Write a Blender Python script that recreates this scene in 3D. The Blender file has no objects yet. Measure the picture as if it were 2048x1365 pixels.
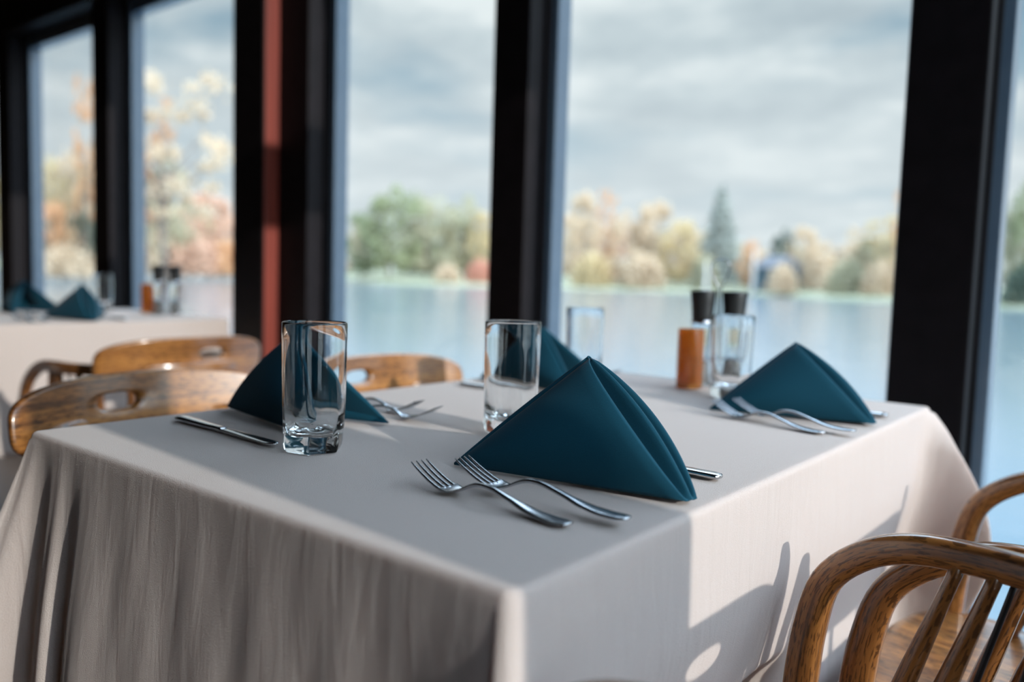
import bpy, math, random
from mathutils import Vector, Matrix
random.seed(7)
S = bpy.context.scene
COL = S.collection
R = math.radians

# ------------------------------------------------------------ camera, sky, sun, exposure
cam = bpy.data.objects.new('camera', bpy.data.cameras.new('camera'))
COL.objects.link(cam); S.camera = cam
yaw, pitch, roll = R(-38.679), R(4.574), R(1.7255)
f0 = Vector((math.sin(yaw), math.cos(yaw), 0)); r0 = Vector((math.cos(yaw), -math.sin(yaw), 0)); u0 = Vector((0, 0, 1))
fw = f0*math.cos(pitch) - u0*math.sin(pitch); up = u0*math.cos(pitch) + f0*math.sin(pitch)
rr = r0*math.cos(roll) + up*math.sin(roll); uu = up*math.cos(roll) - r0*math.sin(roll)
CAM = Vector((0.3283, -0.4186, 0.96))
cam.matrix_world = Matrix(((rr.x, uu.x, -fw.x, CAM.x), (rr.y, uu.y, -fw.y, CAM.y), (rr.z, uu.z, -fw.z, CAM.z), (0, 0, 0, 1)))
cam.data.sensor_width = 36; cam.data.lens = 29.222
cam.data.clip_start = .02; cam.data.clip_end = 2000
cam.data.dof.use_dof = True; cam.data.dof.focus_distance = 0.88; cam.data.dof.aperture_fstop = 2.2

V = S.view_settings
V.view_transform = 'Standard'; V.look = 'None'; V.gamma = 1; V.use_curve_mapping = False; V.exposure = 0.66
S.cycles.max_bounces = 14; S.cycles.transmission_bounces = 12; S.cycles.transparent_max_bounces = 16
S.cycles.caustics_refractive = True; S.cycles.caustics_reflective = False
S.cycles.sample_clamp_indirect = 6

SUN_EL = R(18.0); SUN_AZ = R(4.6)      # sun stands along +X, a little towards -Y
sun_dir = Vector((math.cos(SUN_EL)*math.cos(SUN_AZ), -math.cos(SUN_EL)*math.sin(SUN_AZ), math.sin(SUN_EL)))
sl = bpy.data.lights.new('sun', 'SUN'); sl.energy = 2.35; sl.angle = R(0.6); sl.color = (1, .97, .93)
so = bpy.data.objects.new('sun', sl); COL.objects.link(so)
so.rotation_euler = sun_dir.to_track_quat('Z', 'Y').to_euler()

def build_world():
    w = bpy.data.worlds.new('sky'); S.world = w; w.use_nodes = True
    nt = w.node_tree; N = nt.nodes; L = nt.links; N.clear()
    out = N.new('ShaderNodeOutputWorld'); bg = N.new('ShaderNodeBackground'); L.new(bg.outputs[0], out.inputs[0])
    tc = N.new('ShaderNodeTexCoord')
    sep = N.new('ShaderNodeSeparateXYZ'); L.new(tc.outputs['Generated'], sep.inputs[0])
    def math_(op, a, b=None, c=None, clamp=False):
        n = N.new('ShaderNodeMath'); n.operation = op; n.use_clamp = clamp
        for i, v in enumerate((a, b, c)):
            if v is None: continue
            if isinstance(v, (int, float)): n.inputs[i].default_value = v
            else: L.new(v, n.inputs[i])
        return n.outputs[0]
    x, y, z = sep.outputs
    # cloud layer: project the direction on a high plane
    den = math_('MAXIMUM', math_('ADD', z, .12), .05)
    u = math_('DIVIDE', x, den); v = math_('DIVIDE', y, den)
    cmb = N.new('ShaderNodeCombineXYZ'); L.new(u, cmb.inputs[0]); L.new(v, cmb.inputs[1])
    def noise(scale, detail, rough, off):
        mp = N.new('ShaderNodeMapping'); L.new(cmb.outputs[0], mp.inputs[0]); mp.inputs['Location'].default_value = off
        n = N.new('ShaderNodeTexNoise'); L.new(mp.outputs[0], n.inputs['Vector'])
        n.inputs['Scale'].default_value = scale; n.inputs['Detail'].default_value = detail; n.inputs['Roughness'].default_value = rough
        return n.outputs[0]
    n1 = noise(.8, 5, .55, (3.1, 1.7, 0)); n2 = noise(1.7, 5, .6, (8.2, 4.4, 0))
    def ramp(fac, stops):
        r = N.new('ShaderNodeValToRGB'); L.new(fac, r.inputs[0]); e = r.color_ramp.elements
        while len(e) < len(stops): e.new(.5)
        for k, (p, c) in enumerate(stops): e[k].position = p; e[k].color = (*c, 1)
        return r.outputs[0]
    blue = ramp(z, [(0, (.50, .60, .66)), (.12, (.30, .43, .52)), (.4, (.13, .26, .37)), (1, (.10, .2, .34))])
    cloud = ramp(n2, [(.34, (.42, .49, .54)), (.50, (.53, .60, .64)), (.64, (.72, .77, .79))])
    cov = ramp(n1, [(.36, (0, 0, 0)), (.50, (1, 1, 1))])
    low = ramp(z, [(.0, (1, 1, 1)), (.14, (.8, .8, .8)), (.26, (0, 0, 0))])
    def mix(a, b, f, mode='MIX'):
        m = N.new('ShaderNodeMix'); m.data_type = 'RGBA'; m.blend_type = mode
        for s_, v in ((m.inputs[6], a), (m.inputs[7], b)):
            if isinstance(v, tuple): s_.default_value = (*v, 1)
            else: L.new(v, s_)
        if isinstance(f, float): m.inputs[0].default_value = f
        else: L.new(f, m.inputs[0])
        return m.outputs[2]
    c = mix(blue, cloud, cov)
    lowf = math_('MULTIPLY', low, .62)
    c = mix(c, (.68, .73, .76), lowf)
    # sun-side sky, out of view, brightened to fill the shaded table
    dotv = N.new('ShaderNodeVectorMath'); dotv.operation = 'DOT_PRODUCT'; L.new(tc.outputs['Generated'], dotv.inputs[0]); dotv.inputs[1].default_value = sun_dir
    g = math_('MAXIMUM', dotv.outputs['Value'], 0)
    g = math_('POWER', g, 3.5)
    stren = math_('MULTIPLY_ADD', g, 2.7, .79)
    over = N.new('ShaderNodeMapRange'); over.interpolation_type = 'SMOOTHSTEP'; L.new(z, over.inputs[0])  # unseen overhead sky boosted to add light on the tabletop
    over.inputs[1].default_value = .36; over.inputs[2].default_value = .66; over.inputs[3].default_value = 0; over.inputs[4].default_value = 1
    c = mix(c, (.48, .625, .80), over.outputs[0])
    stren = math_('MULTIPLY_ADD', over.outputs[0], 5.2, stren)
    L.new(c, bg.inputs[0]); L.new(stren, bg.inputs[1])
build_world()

# ------------------------------------------------------------ materials
def newmat(name):
    m = bpy.data.materials.new(name); m.use_nodes = True
    nt = m.node_tree; b = nt.nodes['Principled BSDF']
    return m, nt, b
def setp(b, **k):
    names = dict(color='Base Color', rough='Roughness', metal='Metallic', spec='Specular IOR Level', coat='Coat Weight', coatr='Coat Roughness',
                 trans='Transmission Weight', ior='IOR', sheen='Sheen Weight', sheenr='Sheen Roughness')
    for a, v in k.items():
        if a == 'color': v = (*v, 1)
        b.inputs[names[a]].default_value = v
def noise_mix(nt, b, c1, c2, scale=(20, 20, 20), coord='Object', bump=0, detail=4, lo=.35, hi=.65, dist=0):
    N, L = nt.nodes, nt.links
    tc = N.new('ShaderNodeTexCoord'); mp = N.new('ShaderNodeMapping'); mp.inputs['Scale'].default_value = scale
    L.new(tc.outputs[coord], mp.inputs[0])
    n = N.new('ShaderNodeTexNoise'); n.inputs['Scale'].default_value = 1; n.inputs['Detail'].default_value = detail; n.inputs['Distortion'].default_value = dist
    L.new(mp.outputs[0], n.inputs['Vector'])
    r = N.new('ShaderNodeValToRGB'); r.color_ramp.elements[0].position = lo; r.color_ramp.elements[1].position = hi
    r.color_ramp.elements[0].color = (*c1, 1); r.color_ramp.elements[1].color = (*c2, 1)
    L.new(n.outputs[0], r.inputs[0]); L.new(r.outputs[0], b.inputs['Base Color'])
    if bump:
        bp = N.new('ShaderNodeBump'); bp.inputs['Strength'].default_value = bump; bp.inputs['Distance'].default_value = .002
        L.new(n.outputs[0], bp.inputs['Height']); L.new(bp.outputs[0], b.inputs['Normal'])
    return n
def simple(name, c1, c2=None, rough=.5, scale=(20, 20, 20), bump=0, **k):
    m, nt, b = newmat(name); setp(b, rough=rough, **k)
    noise_mix(nt, b, c1, c2 or tuple(v*.85 for v in c1), scale, bump=bump)
    return m
def wood(name, light, mid, dark, coat=.9, rough=.33):
    m, nt, b = newmat(name); setp(b, rough=rough, coat=coat, coatr=.13)
    N, L = nt.nodes, nt.links
    uv = N.new('ShaderNodeTexCoord')
    def nz(sc, det, dist=0., rg=.5):
        mp = N.new('ShaderNodeMapping'); mp.inputs['Scale'].default_value = sc; L.new(uv.outputs['UV'], mp.inputs[0])
        n = N.new('ShaderNodeTexNoise'); n.inputs['Scale'].default_value = 1; n.inputs['Detail'].default_value = det
        n.inputs['Distortion'].default_value = dist; n.inputs['Roughness'].default_value = rg
        L.new(mp.outputs[0], n.inputs['Vector']); return n.outputs[0]
    a = nz((3.2, 75, 1), 4, .8); c = nz((55, 480, 1), 3, .3); d = nz((2, 14, 1), 2)
    r = N.new('ShaderNodeValToRGB'); e = r.color_ramp.elements; e.new(.5)
    for k, (p, cc) in enumerate(((.33, dark), (.47, mid), (.62, light))): e[k].position = p; e[k].color = (*cc, 1)
    L.new(a, r.inputs[0])
    r2 = N.new('ShaderNodeValToRGB'); r2.color_ramp.elements[0].position = .42; r2.color_ramp.elements[1].position = .47
    r2.color_ramp.elements[0].color = (.16, .12, .10, 1); r2.color_ramp.elements[1].color = (1, 1, 1, 1)
    L.new(c, r2.inputs[0])
    r3 = N.new('ShaderNodeValToRGB'); r3.color_ramp.elements[0].color = (.6, .58, .55, 1); r3.color_ramp.elements[0].position = .35; r3.color_ramp.elements[1].position = .65
    L.new(d, r3.inputs[0])
    def mul(p, q, f=1.):
        mx = N.new('ShaderNodeMix'); mx.data_type = 'RGBA'; mx.blend_type = 'MULTIPLY'; mx.inputs[0].default_value = f
        L.new(p, mx.inputs[6]); L.new(q, mx.inputs[7]); return mx.outputs[2]
    col = mul(mul(r.outputs[0], r2.outputs[0], .75), r3.outputs[0], .6)
    L.new(col, b.inputs['Base Color'])
    bp = N.new('ShaderNodeBump'); bp.inputs['Strength'].default_value = .25; bp.inputs['Distance'].default_value = .0006
    L.new(c, bp.inputs['Height']); L.new(bp.outputs[0], b.inputs['Normal'])
    return m
M = {}
M['oak'] = wood('oak', (.42, .175, .045), (.30, .115, .030), (.13, .048, .014))
M['frame'] = simple('dark_brown_paint', (.008, .006, .0065), (.011, .008, .009), rough=.55, spec=.10)
M['post'] = simple('sunlit_post_side', (.24, .040, .024), (.19, .032, .02), rough=.5, scale=(30, 30, 2))  # sun on the post's side painted in as a redder, brighter colour
M['sash'] = simple('sash_sky_reflection', (.14, .19, .25), (.12, .17, .23), rough=.3, coat=.6, coatr=.2)  # blue sky reflection on the dark frame painted into the base colour
M['ceiling'] = simple('ceiling_boards', (.035, .028, .024), (.02, .016, .014), rough=.7, scale=(2, 60, 2))
M['floor'] = simple('floor_boards', (.13, .06, .027), (.09, .042, .02), rough=.4, scale=(2, 40, 2))
M['wallpaint'] = simple('warm_bounce_wall', (.34, .17, .085), (.28, .14, .07), rough=.8)  # unseen walls given a warm tone to bounce warm light on the cloth
M['rackwire'] = simple('rack_wire', (.22, .23, .25), (.18, .19, .2), rough=.25, metal=1.)
M['steel'] = simple('steel', (.62, .62, .63), (.55, .55, .57), rough=.16, scale=(90, 90, 90), metal=1.)
M['steel_fork'] = simple('brushed_steel', (.50, .51, .53), (.42, .43, .46), rough=.22, scale=(300, 300, 300), metal=1.)
M['darkwire'] = simple('dark_wire', (.03, .03, .033), (.02, .02, .022), rough=.35, metal=.6)
M['black'] = simple('black_plastic', (.010, .011, .011), (.014, .014, .014), rough=.4)
M['tabletop'] = simple('table_board', (.2, .1, .05), rough=.5)

def cloth_mat(name, c1, c2, tcol, tw, weave=1400, rough=.9, bumpd=.0006, sheen=.2, wr=0.):
    m, nt, b = newmat(name); N, L = nt.nodes, nt.links
    setp(b, rough=rough, sheen=sheen, sheenr=.4, spec=.25)
    tc = N.new('ShaderNodeTexCoord')
    n = N.new('ShaderNodeTexNoise'); n.inputs['Scale'].default_value = weave; n.inputs['Detail'].default_value = 2
    L.new(tc.outputs['Object'], n.inputs['Vector'])
    n2 = N.new('ShaderNodeTexNoise'); n2.inputs['Scale'].default_value = 9; L.new(tc.outputs['Object'], n2.inputs['Vector'])
    r = N.new('ShaderNodeValToRGB'); r.color_ramp.elements[0].color = (*c1, 1); r.color_ramp.elements[1].color = (*c2, 1)
    r.color_ramp.elements[0].position = .3; r.color_ramp.elements[1].position = .7
    ad = N.new('ShaderNodeMath'); ad.operation = 'MULTIPLY_ADD'; ad.inputs[1].default_value = .6; ad.inputs[2].default_value = .2
    L.new(n.outputs[0], ad.inputs[0]); L.new(ad.outputs[0], r.inputs[0])
    L.new(r.outputs[0], b.inputs['Base Color'])
    bp = N.new('ShaderNodeBump'); bp.inputs['Distance'].default_value = bumpd; bp.inputs['Strength'].default_value = .55
    L.new(n.outputs[0], bp.inputs['Height'])
    nrm = bp.outputs[0]
    if wr:
        mp = N.new('ShaderNodeMapping'); mp.inputs['Scale'].default_value = (38, 38, 7); L.new(tc.outputs['Object'], mp.inputs[0])
        n3 = N.new('ShaderNodeTexNoise'); n3.inputs['Scale'].default_value = 1; n3.inputs['Detail'].default_value = 5; n3.inputs['Distortion'].default_value = .6
        L.new(mp.outputs[0], n3.inputs['Vector'])
        b2 = N.new('ShaderNodeBump'); b2.inputs['Distance'].default_value = wr; b2.inputs['Strength'].default_value = 1
        # wrinkles only on the hanging sides, not on the stretched top
        geo = N.new('ShaderNodeNewGeometry'); sp = N.new('ShaderNodeSeparateXYZ'); L.new(geo.outputs['True Normal'], sp.inputs[0])
        ab = N.new('ShaderNodeMath'); ab.operation = 'ABSOLUTE'; L.new(sp.outputs[2], ab.inputs[0])
        iv = N.new('ShaderNodeMath'); iv.operation = 'SUBTRACT'; iv.inputs[0].default_value = 1; iv.use_clamp = True; L.new(ab.outputs[0], iv.inputs[1])
        L.new(iv.outputs[0], b2.inputs['Strength'])
        L.new(n3.outputs[0], b2.inputs['Height']); L.new(bp.outputs[0], b2.inputs['Normal']); nrm = b2.outputs[0]
    L.new(nrm, b.inputs['Normal'])
    t = N.new('ShaderNodeBsdfTranslucent'); t.inputs[0].default_value = (*tcol, 1); L.new(nrm, t.inputs[1])
    mx = N.new('ShaderNodeMixShader'); mx.inputs[0].default_value = tw
    L.new(b.outputs[0], mx.inputs[1]); L.new(t.outputs[0], mx.inputs[2])
    L.new(mx.outputs[0], N['Material Output'].inputs[0])
    return m
M['cloth'] = cloth_mat('blush_linen', (.60, .527, .48), (.69, .612, .565), (.98, .38, .13), .25, wr=.0024, weave=1000, bumpd=.0016)
M['napkin'] = cloth_mat('teal_cotton', (.0015, .042, .072), (.003, .068, .108), (.002, .10, .16), .12, rough=.8, sheen=.08, bumpd=.0004)

def glass_mat(name, color=(1, 1, 1), rough=0, ior=1.43):
    m, nt, b = newmat(name); N, L = nt.nodes, nt.links
    g = N.new('ShaderNodeBsdfGlass'); g.inputs['Color'].default_value = (*color, 1); g.inputs['Roughness'].default_value = rough; g.inputs['IOR'].default_value = ior
    L.new(g.outputs[0], N['Material Output'].inputs[0]); return m
M['glass'] = glass_mat('clear_glass', (.985, .99, .99))
M['acrylic'] = glass_mat('acrylic', (.93, .95, .96), .02)
def pane_mat():
    m, nt, b = newmat('window_glass'); N, L = nt.nodes, nt.links; N.remove(b)
    t = N.new('ShaderNodeBsdfTransparent'); t.inputs[0].default_value = (.97, .985, .98, 1)
    g = N.new('ShaderNodeBsdfGlossy'); g.inputs['Roughness'].default_value = .0
    lw = N.new('ShaderNodeLayerWeight'); lw.inputs[0].default_value = .5
    pw = N.new('ShaderNodeMath'); pw.operation = 'POWER'; L.new(lw.outputs['Facing'], pw.inputs[0]); pw.inputs[1].default_value = 5
    fr = N.new('ShaderNodeMath'); fr.operation = 'MULTIPLY_ADD'; L.new(pw.outputs[0], fr.inputs[0]); fr.inputs[1].default_value = .8; fr.inputs[2].default_value = .035
    mx = N.new('ShaderNodeMixShader'); L.new(fr.outputs[0], mx.inputs[0]); L.new(t.outputs[0], mx.inputs[1]); L.new(g.outputs[0], mx.inputs[2])
    L.new(mx.outputs[0], N['Material Output'].inputs[0]); return m
M['pane'] = pane_mat()
def amber_mat():
    m, nt, b = newmat('amber_glass'); N, L = nt.nodes, nt.links
    setp(b, color=(.72, .30, .06), rough=.10, trans=.85, ior=1.45, coat=.4)
    t = N.new('ShaderNodeBsdfTranslucent'); t.inputs[0].default_value = (.85, .36, .06, 1)
    mx = N.new('ShaderNodeMixShader'); mx.inputs[0].default_value = .14
    L.new(b.outputs[0], mx.inputs[1]); L.new(t.outputs[0], mx.inputs[2]); L.new(mx.outputs[0], N['Material Output'].inputs[0])
    return m
M['amber'] = amber_mat()
def leaf_mat(name, c1, c2, tw=.35):
    m, nt, b = newmat(name); N, L = nt.nodes, nt.links
    setp(b, rough=.6, spec=.2)
    noise_mix(nt, b, c1, c2, (.35, .35, .35), lo=.35, hi=.65)
    t = N.new('ShaderNodeBsdfTranslucent'); t.inputs[0].default_value = (*c2, 1)
    mx = N.new('ShaderNodeMixShader'); mx.inputs[0].default_value = tw
    L.new(b.outputs[0], mx.inputs[1]); L.new(t.outputs[0], mx.inputs[2]); L.new(mx.outputs[0], N['Material Output'].inputs[0])
    return m
M['leaf_green'] = leaf_mat('green_leaves', (0.222, 0.253, 0.144), (0.359, 0.365, 0.216))  # pale leaf tones; far-shore haze is put into the colour
M['leaf_sage'] = leaf_mat('sage_leaves', (0.359, 0.342, 0.238), (0.479, 0.436, 0.302))
M['leaf_dark'] = leaf_mat('pine_needles', (0.077, 0.111, 0.086), (0.137, 0.166, 0.122), .2)
M['leaf_blue'] = leaf_mat('blue_green_needles', (0.291, 0.317, 0.288), (0.393, 0.404, 0.360), .25)
M['leaf_yellow'] = leaf_mat('yellow_leaves', (0.530, 0.412, 0.230), (0.650, 0.531, 0.331))
M['leaf_tan'] = leaf_mat('tan_leaves', (0.564, 0.436, 0.302), (0.668, 0.540, 0.396))
M['leaf_orange'] = leaf_mat('orange_leaves', (0.582, 0.333, 0.173), (0.684, 0.429, 0.252))
M['leaf_red'] = leaf_mat('red_leaves', (0.564, 0.270, 0.187), (0.650, 0.365, 0.274))
M['leaf_pink'] = leaf_mat('russet_leaves', (0.582, 0.365, 0.259), (0.668, 0.461, 0.338))
M['bark'] = simple('bark', (.22, .18, .15), (.14, .11, .09), rough=.9, scale=(2, 2, 2))
M['bark_pale'] = simple('pale_bark', (.62, .60, .57), (.5, .48, .45), rough=.9, scale=(2, 2, 2))
M['grass'] = simple('bank_grass', (.19, .20, .12), (.27, .25, .17), rough=.95, scale=(.15, .15, .15))
M['siding'] = simple('slate_siding', (.05, .085, .10), (.03, .06, .085), rough=.7, scale=(.2, .2, 4))
M['roofing'] = simple('roof_shingle', (.12, .12, .13), rough=.9, scale=(2, 2, 2))
def water_mat():
    m, nt, b = newmat('lake_water'); N, L = nt.nodes, nt.links
    setp(b, color=(.115, .155, .18), rough=.12, ior=1.5, spec=1.)
    tc = N.new('ShaderNodeTexCoord'); mp = N.new('ShaderNodeMapping'); mp.inputs['Scale'].default_value = (.9, 2.2, 1); L.new(tc.outputs['Object'], mp.inputs[0])
    n = N.new('ShaderNodeTexNoise'); n.inputs['Scale'].default_value = 1.3; n.inputs['Detail'].default_value = 5; L.new(mp.outputs[0], n.inputs['Vector'])
    bp = N.new('ShaderNodeBump'); bp.inputs['Strength'].default_value = .5; bp.inputs['Distance'].default_value = .03
    L.new(n.outputs[0], bp.inputs['Height']); L.new(bp.outputs[0], b.inputs['Normal']); return m
M['water'] = water_mat()

# ------------------------------------------------------------ mesh helpers
class MB:
    def __init__(s): s.v = []; s.f = []; s.uv = []; s.flat = set()
    def add(s, verts, faces, uvs=None, flat=False):
        o = len(s.v); s.v += [tuple(p) for p in verts]
        for k, fc in enumerate(faces):
            if flat: s.flat.add(len(s.f))
            s.f.append([i+o for i in fc])
            s.uv.append([uvs[i] for i in fc] if (uvs and not isinstance(uvs, dict)) else [(verts[i][0]*1.0, verts[i][1]+verts[i][2]) for i in fc])
    def box(s, a, b):
        (x0, y0, z0), (x1, y1, z1) = a, b
        x0, x1 = min(x0, x1), max(x0, x1); y0, y1 = min(y0, y1), max(y0, y1); z0, z1 = min(z0, z1), max(z0, z1)
        vs = [(x0, y0, z0), (x1, y0, z0), (x1, y1, z0), (x0, y1, z0), (x0, y0, z1), (x1, y0, z1), (x1, y1, z1), (x0, y1, z1)]
        s.add(vs, [(0, 3, 2, 1), (4, 5, 6, 7), (0, 1, 5, 4), (1, 2, 6, 5), (2, 3, 7, 6), (3, 0, 4, 7)], flat=True)
    def sweep(s, pts, sides, ws, hs, n=14, e=3.2, caps=True):
        """pts centreline; sides: unit vectors for the width axis; ws/hs full width/height; superellipse section."""
        pts = [Vector(p) for p in pts]; m = len(pts); vs = []; uvs = []; ln = 0
        for i, p in enumerate(pts):
            t = (pts[min(i+1, m-1)] - pts[max(i-1, 0)]).normalized()
            sd = Vector(sides[i]) if not isinstance(sides, Vector) else sides
            sd = (sd - t*sd.dot(t)).normalized(); nn = t.cross(sd)
            if i: ln += (p-pts[i-1]).length
            w = ws[i] if hasattr(ws, '__len__') else ws; h = hs[i] if hasattr(hs, '__len__') else hs
            for k in range(n):
                a = 2*math.pi*k/n; c, q = math.cos(a), math.sin(a)
                cx = math.copysign(abs(c)**(2/e), c)*w/2; cy = math.copysign(abs(q)**(2/e), q)*h/2
                vs.append(p + sd*cx + nn*cy); uvs.append((ln, cx*.6+cy*1.0 + (0.011 if cx > 0 else 0)))
        fs = []
        for i in range(m-1):
            for k in range(n):
                k2 = (k+1) % n; fs.append((i*n+k, i*n+k2, (i+1)*n+k2, (i+1)*n+k))
        if caps: fs.append(tuple(range(n-1, -1, -1))); fs.append(tuple((m-1)*n+k for k in range(n)))
        s.add(vs, fs, uvs)
    def lathe(s, prof, n=32, center=(0, 0, 0), mod=None):
        """prof: list of (r,z). closed at r==0 ends."""
        vs = []; cx, cy, cz = center
        for (r, z) in prof:
            for k in range(n):
                a = 2*math.pi*k/n; q = r*(mod(a, z) if mod else 1)
                vs.append((cx+q*math.cos(a), cy+q*math.sin(a), cz+z))
        fs = []
        for i in range(len(prof)-1):
            for k in range(n):
                k2 = (k+1) % n; fs.append((i*n+k, i*n+k2, (i+1)*n+k2, (i+1)*n+k))
        if prof[0][0] > 0: fs.append(tuple(range(n-1, -1, -1)))
        if prof[-1][0] > 0: fs.append(tuple((len(prof)-1)*n+k for k in range(n)))
        s.add(vs, fs, [(p[2], math.atan2(p[1]-cy, p[0]-cx)*.012) for p in vs])
    def grid(s, rows, uvs=None, close=False):
        nr, nc = len(rows), len(rows[0]); vs = [p for r in rows for p in r]
        fs = []
        for i in range(nr-1):
            for j in range(nc - (0 if close else 1)):
                j2 = (j+1) % nc; fs.append((i*nc+j, i*nc+j2, (i+1)*nc+j2, (i+1)*nc+j))
        s.add(vs, fs, uvs)
    def build(s, name, mat, parent=None, smooth=True, merge=False):
        me = bpy.data.meshes.new(name); me.from_pydata(s.v, [], s.f)
        ul = me.uv_layers.new(name='uv'); i = 0
        for fu in s.uv:
            for u in fu: ul.data[i].uv = u; i += 1
        if merge:
            import bmesh
            bm = bmesh.new(); bm.from_mesh(me); bmesh.ops.remove_doubles(bm, verts=bm.verts, dist=1e-6)
            bmesh.ops.recalc_face_normals(bm, faces=bm.faces); bm.to_mesh(me); bm.free()
        if smooth:
            for p in me.polygons: p.use_smooth = p.index not in s.flat or merge
        me.materials.append(mat); me.update()
        o = bpy.data.objects.new(name, me); COL.objects.link(o); o.parent = parent
        return o
def bevel(o, w=.004, seg=2):
    m = o.modifiers.new('bevel', 'BEVEL'); m.width = w; m.segments = seg; m.limit_method = 'ANGLE'; m.angle_limit = R(40); return o
def tag(o, label=None, cat=None, group=None, kind=None):
    if label: o['label'] = label
    if cat: o['category'] = cat
    if group: o['group'] = group
    if kind: o['kind'] = kind
    return o
def empty(name, loc=(0, 0, 0), rz=0):
    o = bpy.data.objects.new(name, None); COL.objects.link(o); o.location = loc; o.rotation_euler = (0, 0, rz); o.empty_display_size = .05
    return o
def copy_tree(o, parent=None):
    c = o.copy(); COL.objects.link(c); c.parent = parent
    for ch in list(o.children): copy_tree(ch, c)
    return c
def catmull(P, n=8):
    P = [Vector(p) for p in P]; out = []
    for i in range(len(P)-1):
        a = P[max(i-1, 0)]; b = P[i]; c = P[i+1]; d = P[min(i+2, len(P)-1)]
        for k in range(n):
            t = k/n
            out.append(.5*((2*b)+(c-a)*t+(2*a-5*b+4*c-d)*t*t+(3*b-a-3*c+d)*t**3))
    out.append(P[-1]); return out
def sstep(a, b, x):
    t = min(1, max(0, (x-a)/(b-a))); return t*t*(3-2*t)
def interp(tab, x):
    if x <= tab[0][0]: return tab[0][1]
    for (a, p), (b, q) in zip(tab, tab[1:]):
        if x <= b: t = (x-a)/(b-a); t = t*t*(3-2*t); return p+(q-p)*t
    return tab[-1][1]

# ------------------------------------------------------------ room shell
YI, YG = 1.40, 1.547            # inner face and glass plane of the lake-side window wall
XR, XG = 1.02, 1.13             # inner face and glass plane of the right-hand window wall
HEAD, SILL = 2.09, .22
def struct(o): o['kind'] = 'structure'; return o
b = MB(); b.box((-9.5, -6, -.12), (1.3, 1.75, 0)); struct(b.build('floor', M['floor'], smooth=False))
b = MB(); b.box((-9.5, -6, 3.45), (1.3, 1.75, 3.6)); struct(b.build('ceiling', M['ceiling'], smooth=False))
b = MB()
b.box((-9.5, YI, HEAD+.07), (1.3, YG+.03, 3.45)); b.box((-9.5, YI+.03, 0), (1.3, YG+.03, SILL-.04))
struct(b.build('wall_back', M['frame'], smooth=False))
b = MB(); b.box((-9.65, -6, 0), (-9.5, 1.75, 3.45)); struct(b.build('wall_left', M['wallpaint'], smooth=False))
b = MB(); b.box((-9.5, -6.15, 0), (1.3, -6, 3.45))
struct(b.build('wall_front', M['wallpaint'], smooth=False))

def mullion_back(n, x0, x1, left_step=True):
    """one wooden mullion: front face YI, stepped jambs growing towards the glass."""
    b = MB()
    b.box((x0, YI, 0), (x1, YI+.055, HEAD+.08))
    b.box((x0+.006, YI+.045, 0), (x1-.006, YI+.075, HEAD+.08))
    b.box((x0-.002, YI+.075, 0), (x1+.004, YI+.10, HEAD+.08))
    b.box((x0+.004, YI+.10, 0), (x1-.002, YG+.008, HEAD+.08))
    return struct(bevel(b.build('trim_%d' % n, M['frame'], smooth=False), .004, 2))
# opening edges measured on the lake wall (left jamb in the glass plane, right post edge at the inner face)
mull = [(-8.05, -7.87), (-6.95, -6.77), (-5.95, -5.74), (-4.78, -4.60), (-3.652, -3.495), (-2.46, -2.055), (-1.225, -1.098), (-.132, .012), (.96, 1.3)]
for k, (a, c) in enumerate(mull): mullion_back(k+1, a, c)
for k in range(len(mull)-1):
    x0, x1 = mull[k][1], mull[k+1][0]
    if k == 0: pass
    root = MB(); w = .026
    y0, y1 = YG-.052, YG+.010
    root.box((x0, y0, SILL-.05), (x0+w, y1, HEAD+.08)); root.box((x1-w, y0, SILL-.05), (x1, y1, HEAD+.08))
    root.box((x0+w, y0, HEAD), (x1-w, y1, HEAD+.08)); root.box((x0+w, y0, SILL-.05), (x1-w, y1, SILL))
    wo = struct(bevel(root.build('window_%d' % (k+1), M['sash'], smooth=False), .003, 2))
    p = MB(); p.box((x0+w-.004, YG-.003, SILL-.004), (x1-w+.004, YG+.003, HEAD+.004))
    p.build('window_pane', M['pane'], wo, smooth=False)
# head casing and sill board
b = MB(); b.box((-9.5, YI-.012, HEAD+.06), (.98, YI+.13, HEAD+.16)); struct(bevel(b.build('trim_20', M['frame'], smooth=False), .006))
b = MB(); b.box((-9.5, YI-.02, SILL-.09), (.98, YI+.13, SILL-.045)); struct(bevel(b.build('trim_21', M['frame'], smooth=False), .006))
# projecting square post in front of the wide mullion
b = MB(); b.box((-2.42, 1.342, 0), (-2.232, 1.402, 3.45)); struct(bevel(b.build('trim_22', M['frame'], smooth=False), .003))
b = MB(); b.box((-2.232, 1.345, 0), (-2.222, 1.402, 3.45)); struct(bevel(b.build('trim_23', M['post'], smooth=False), .002))  # sunlit side face as its own board, lit tone in its colour
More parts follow.
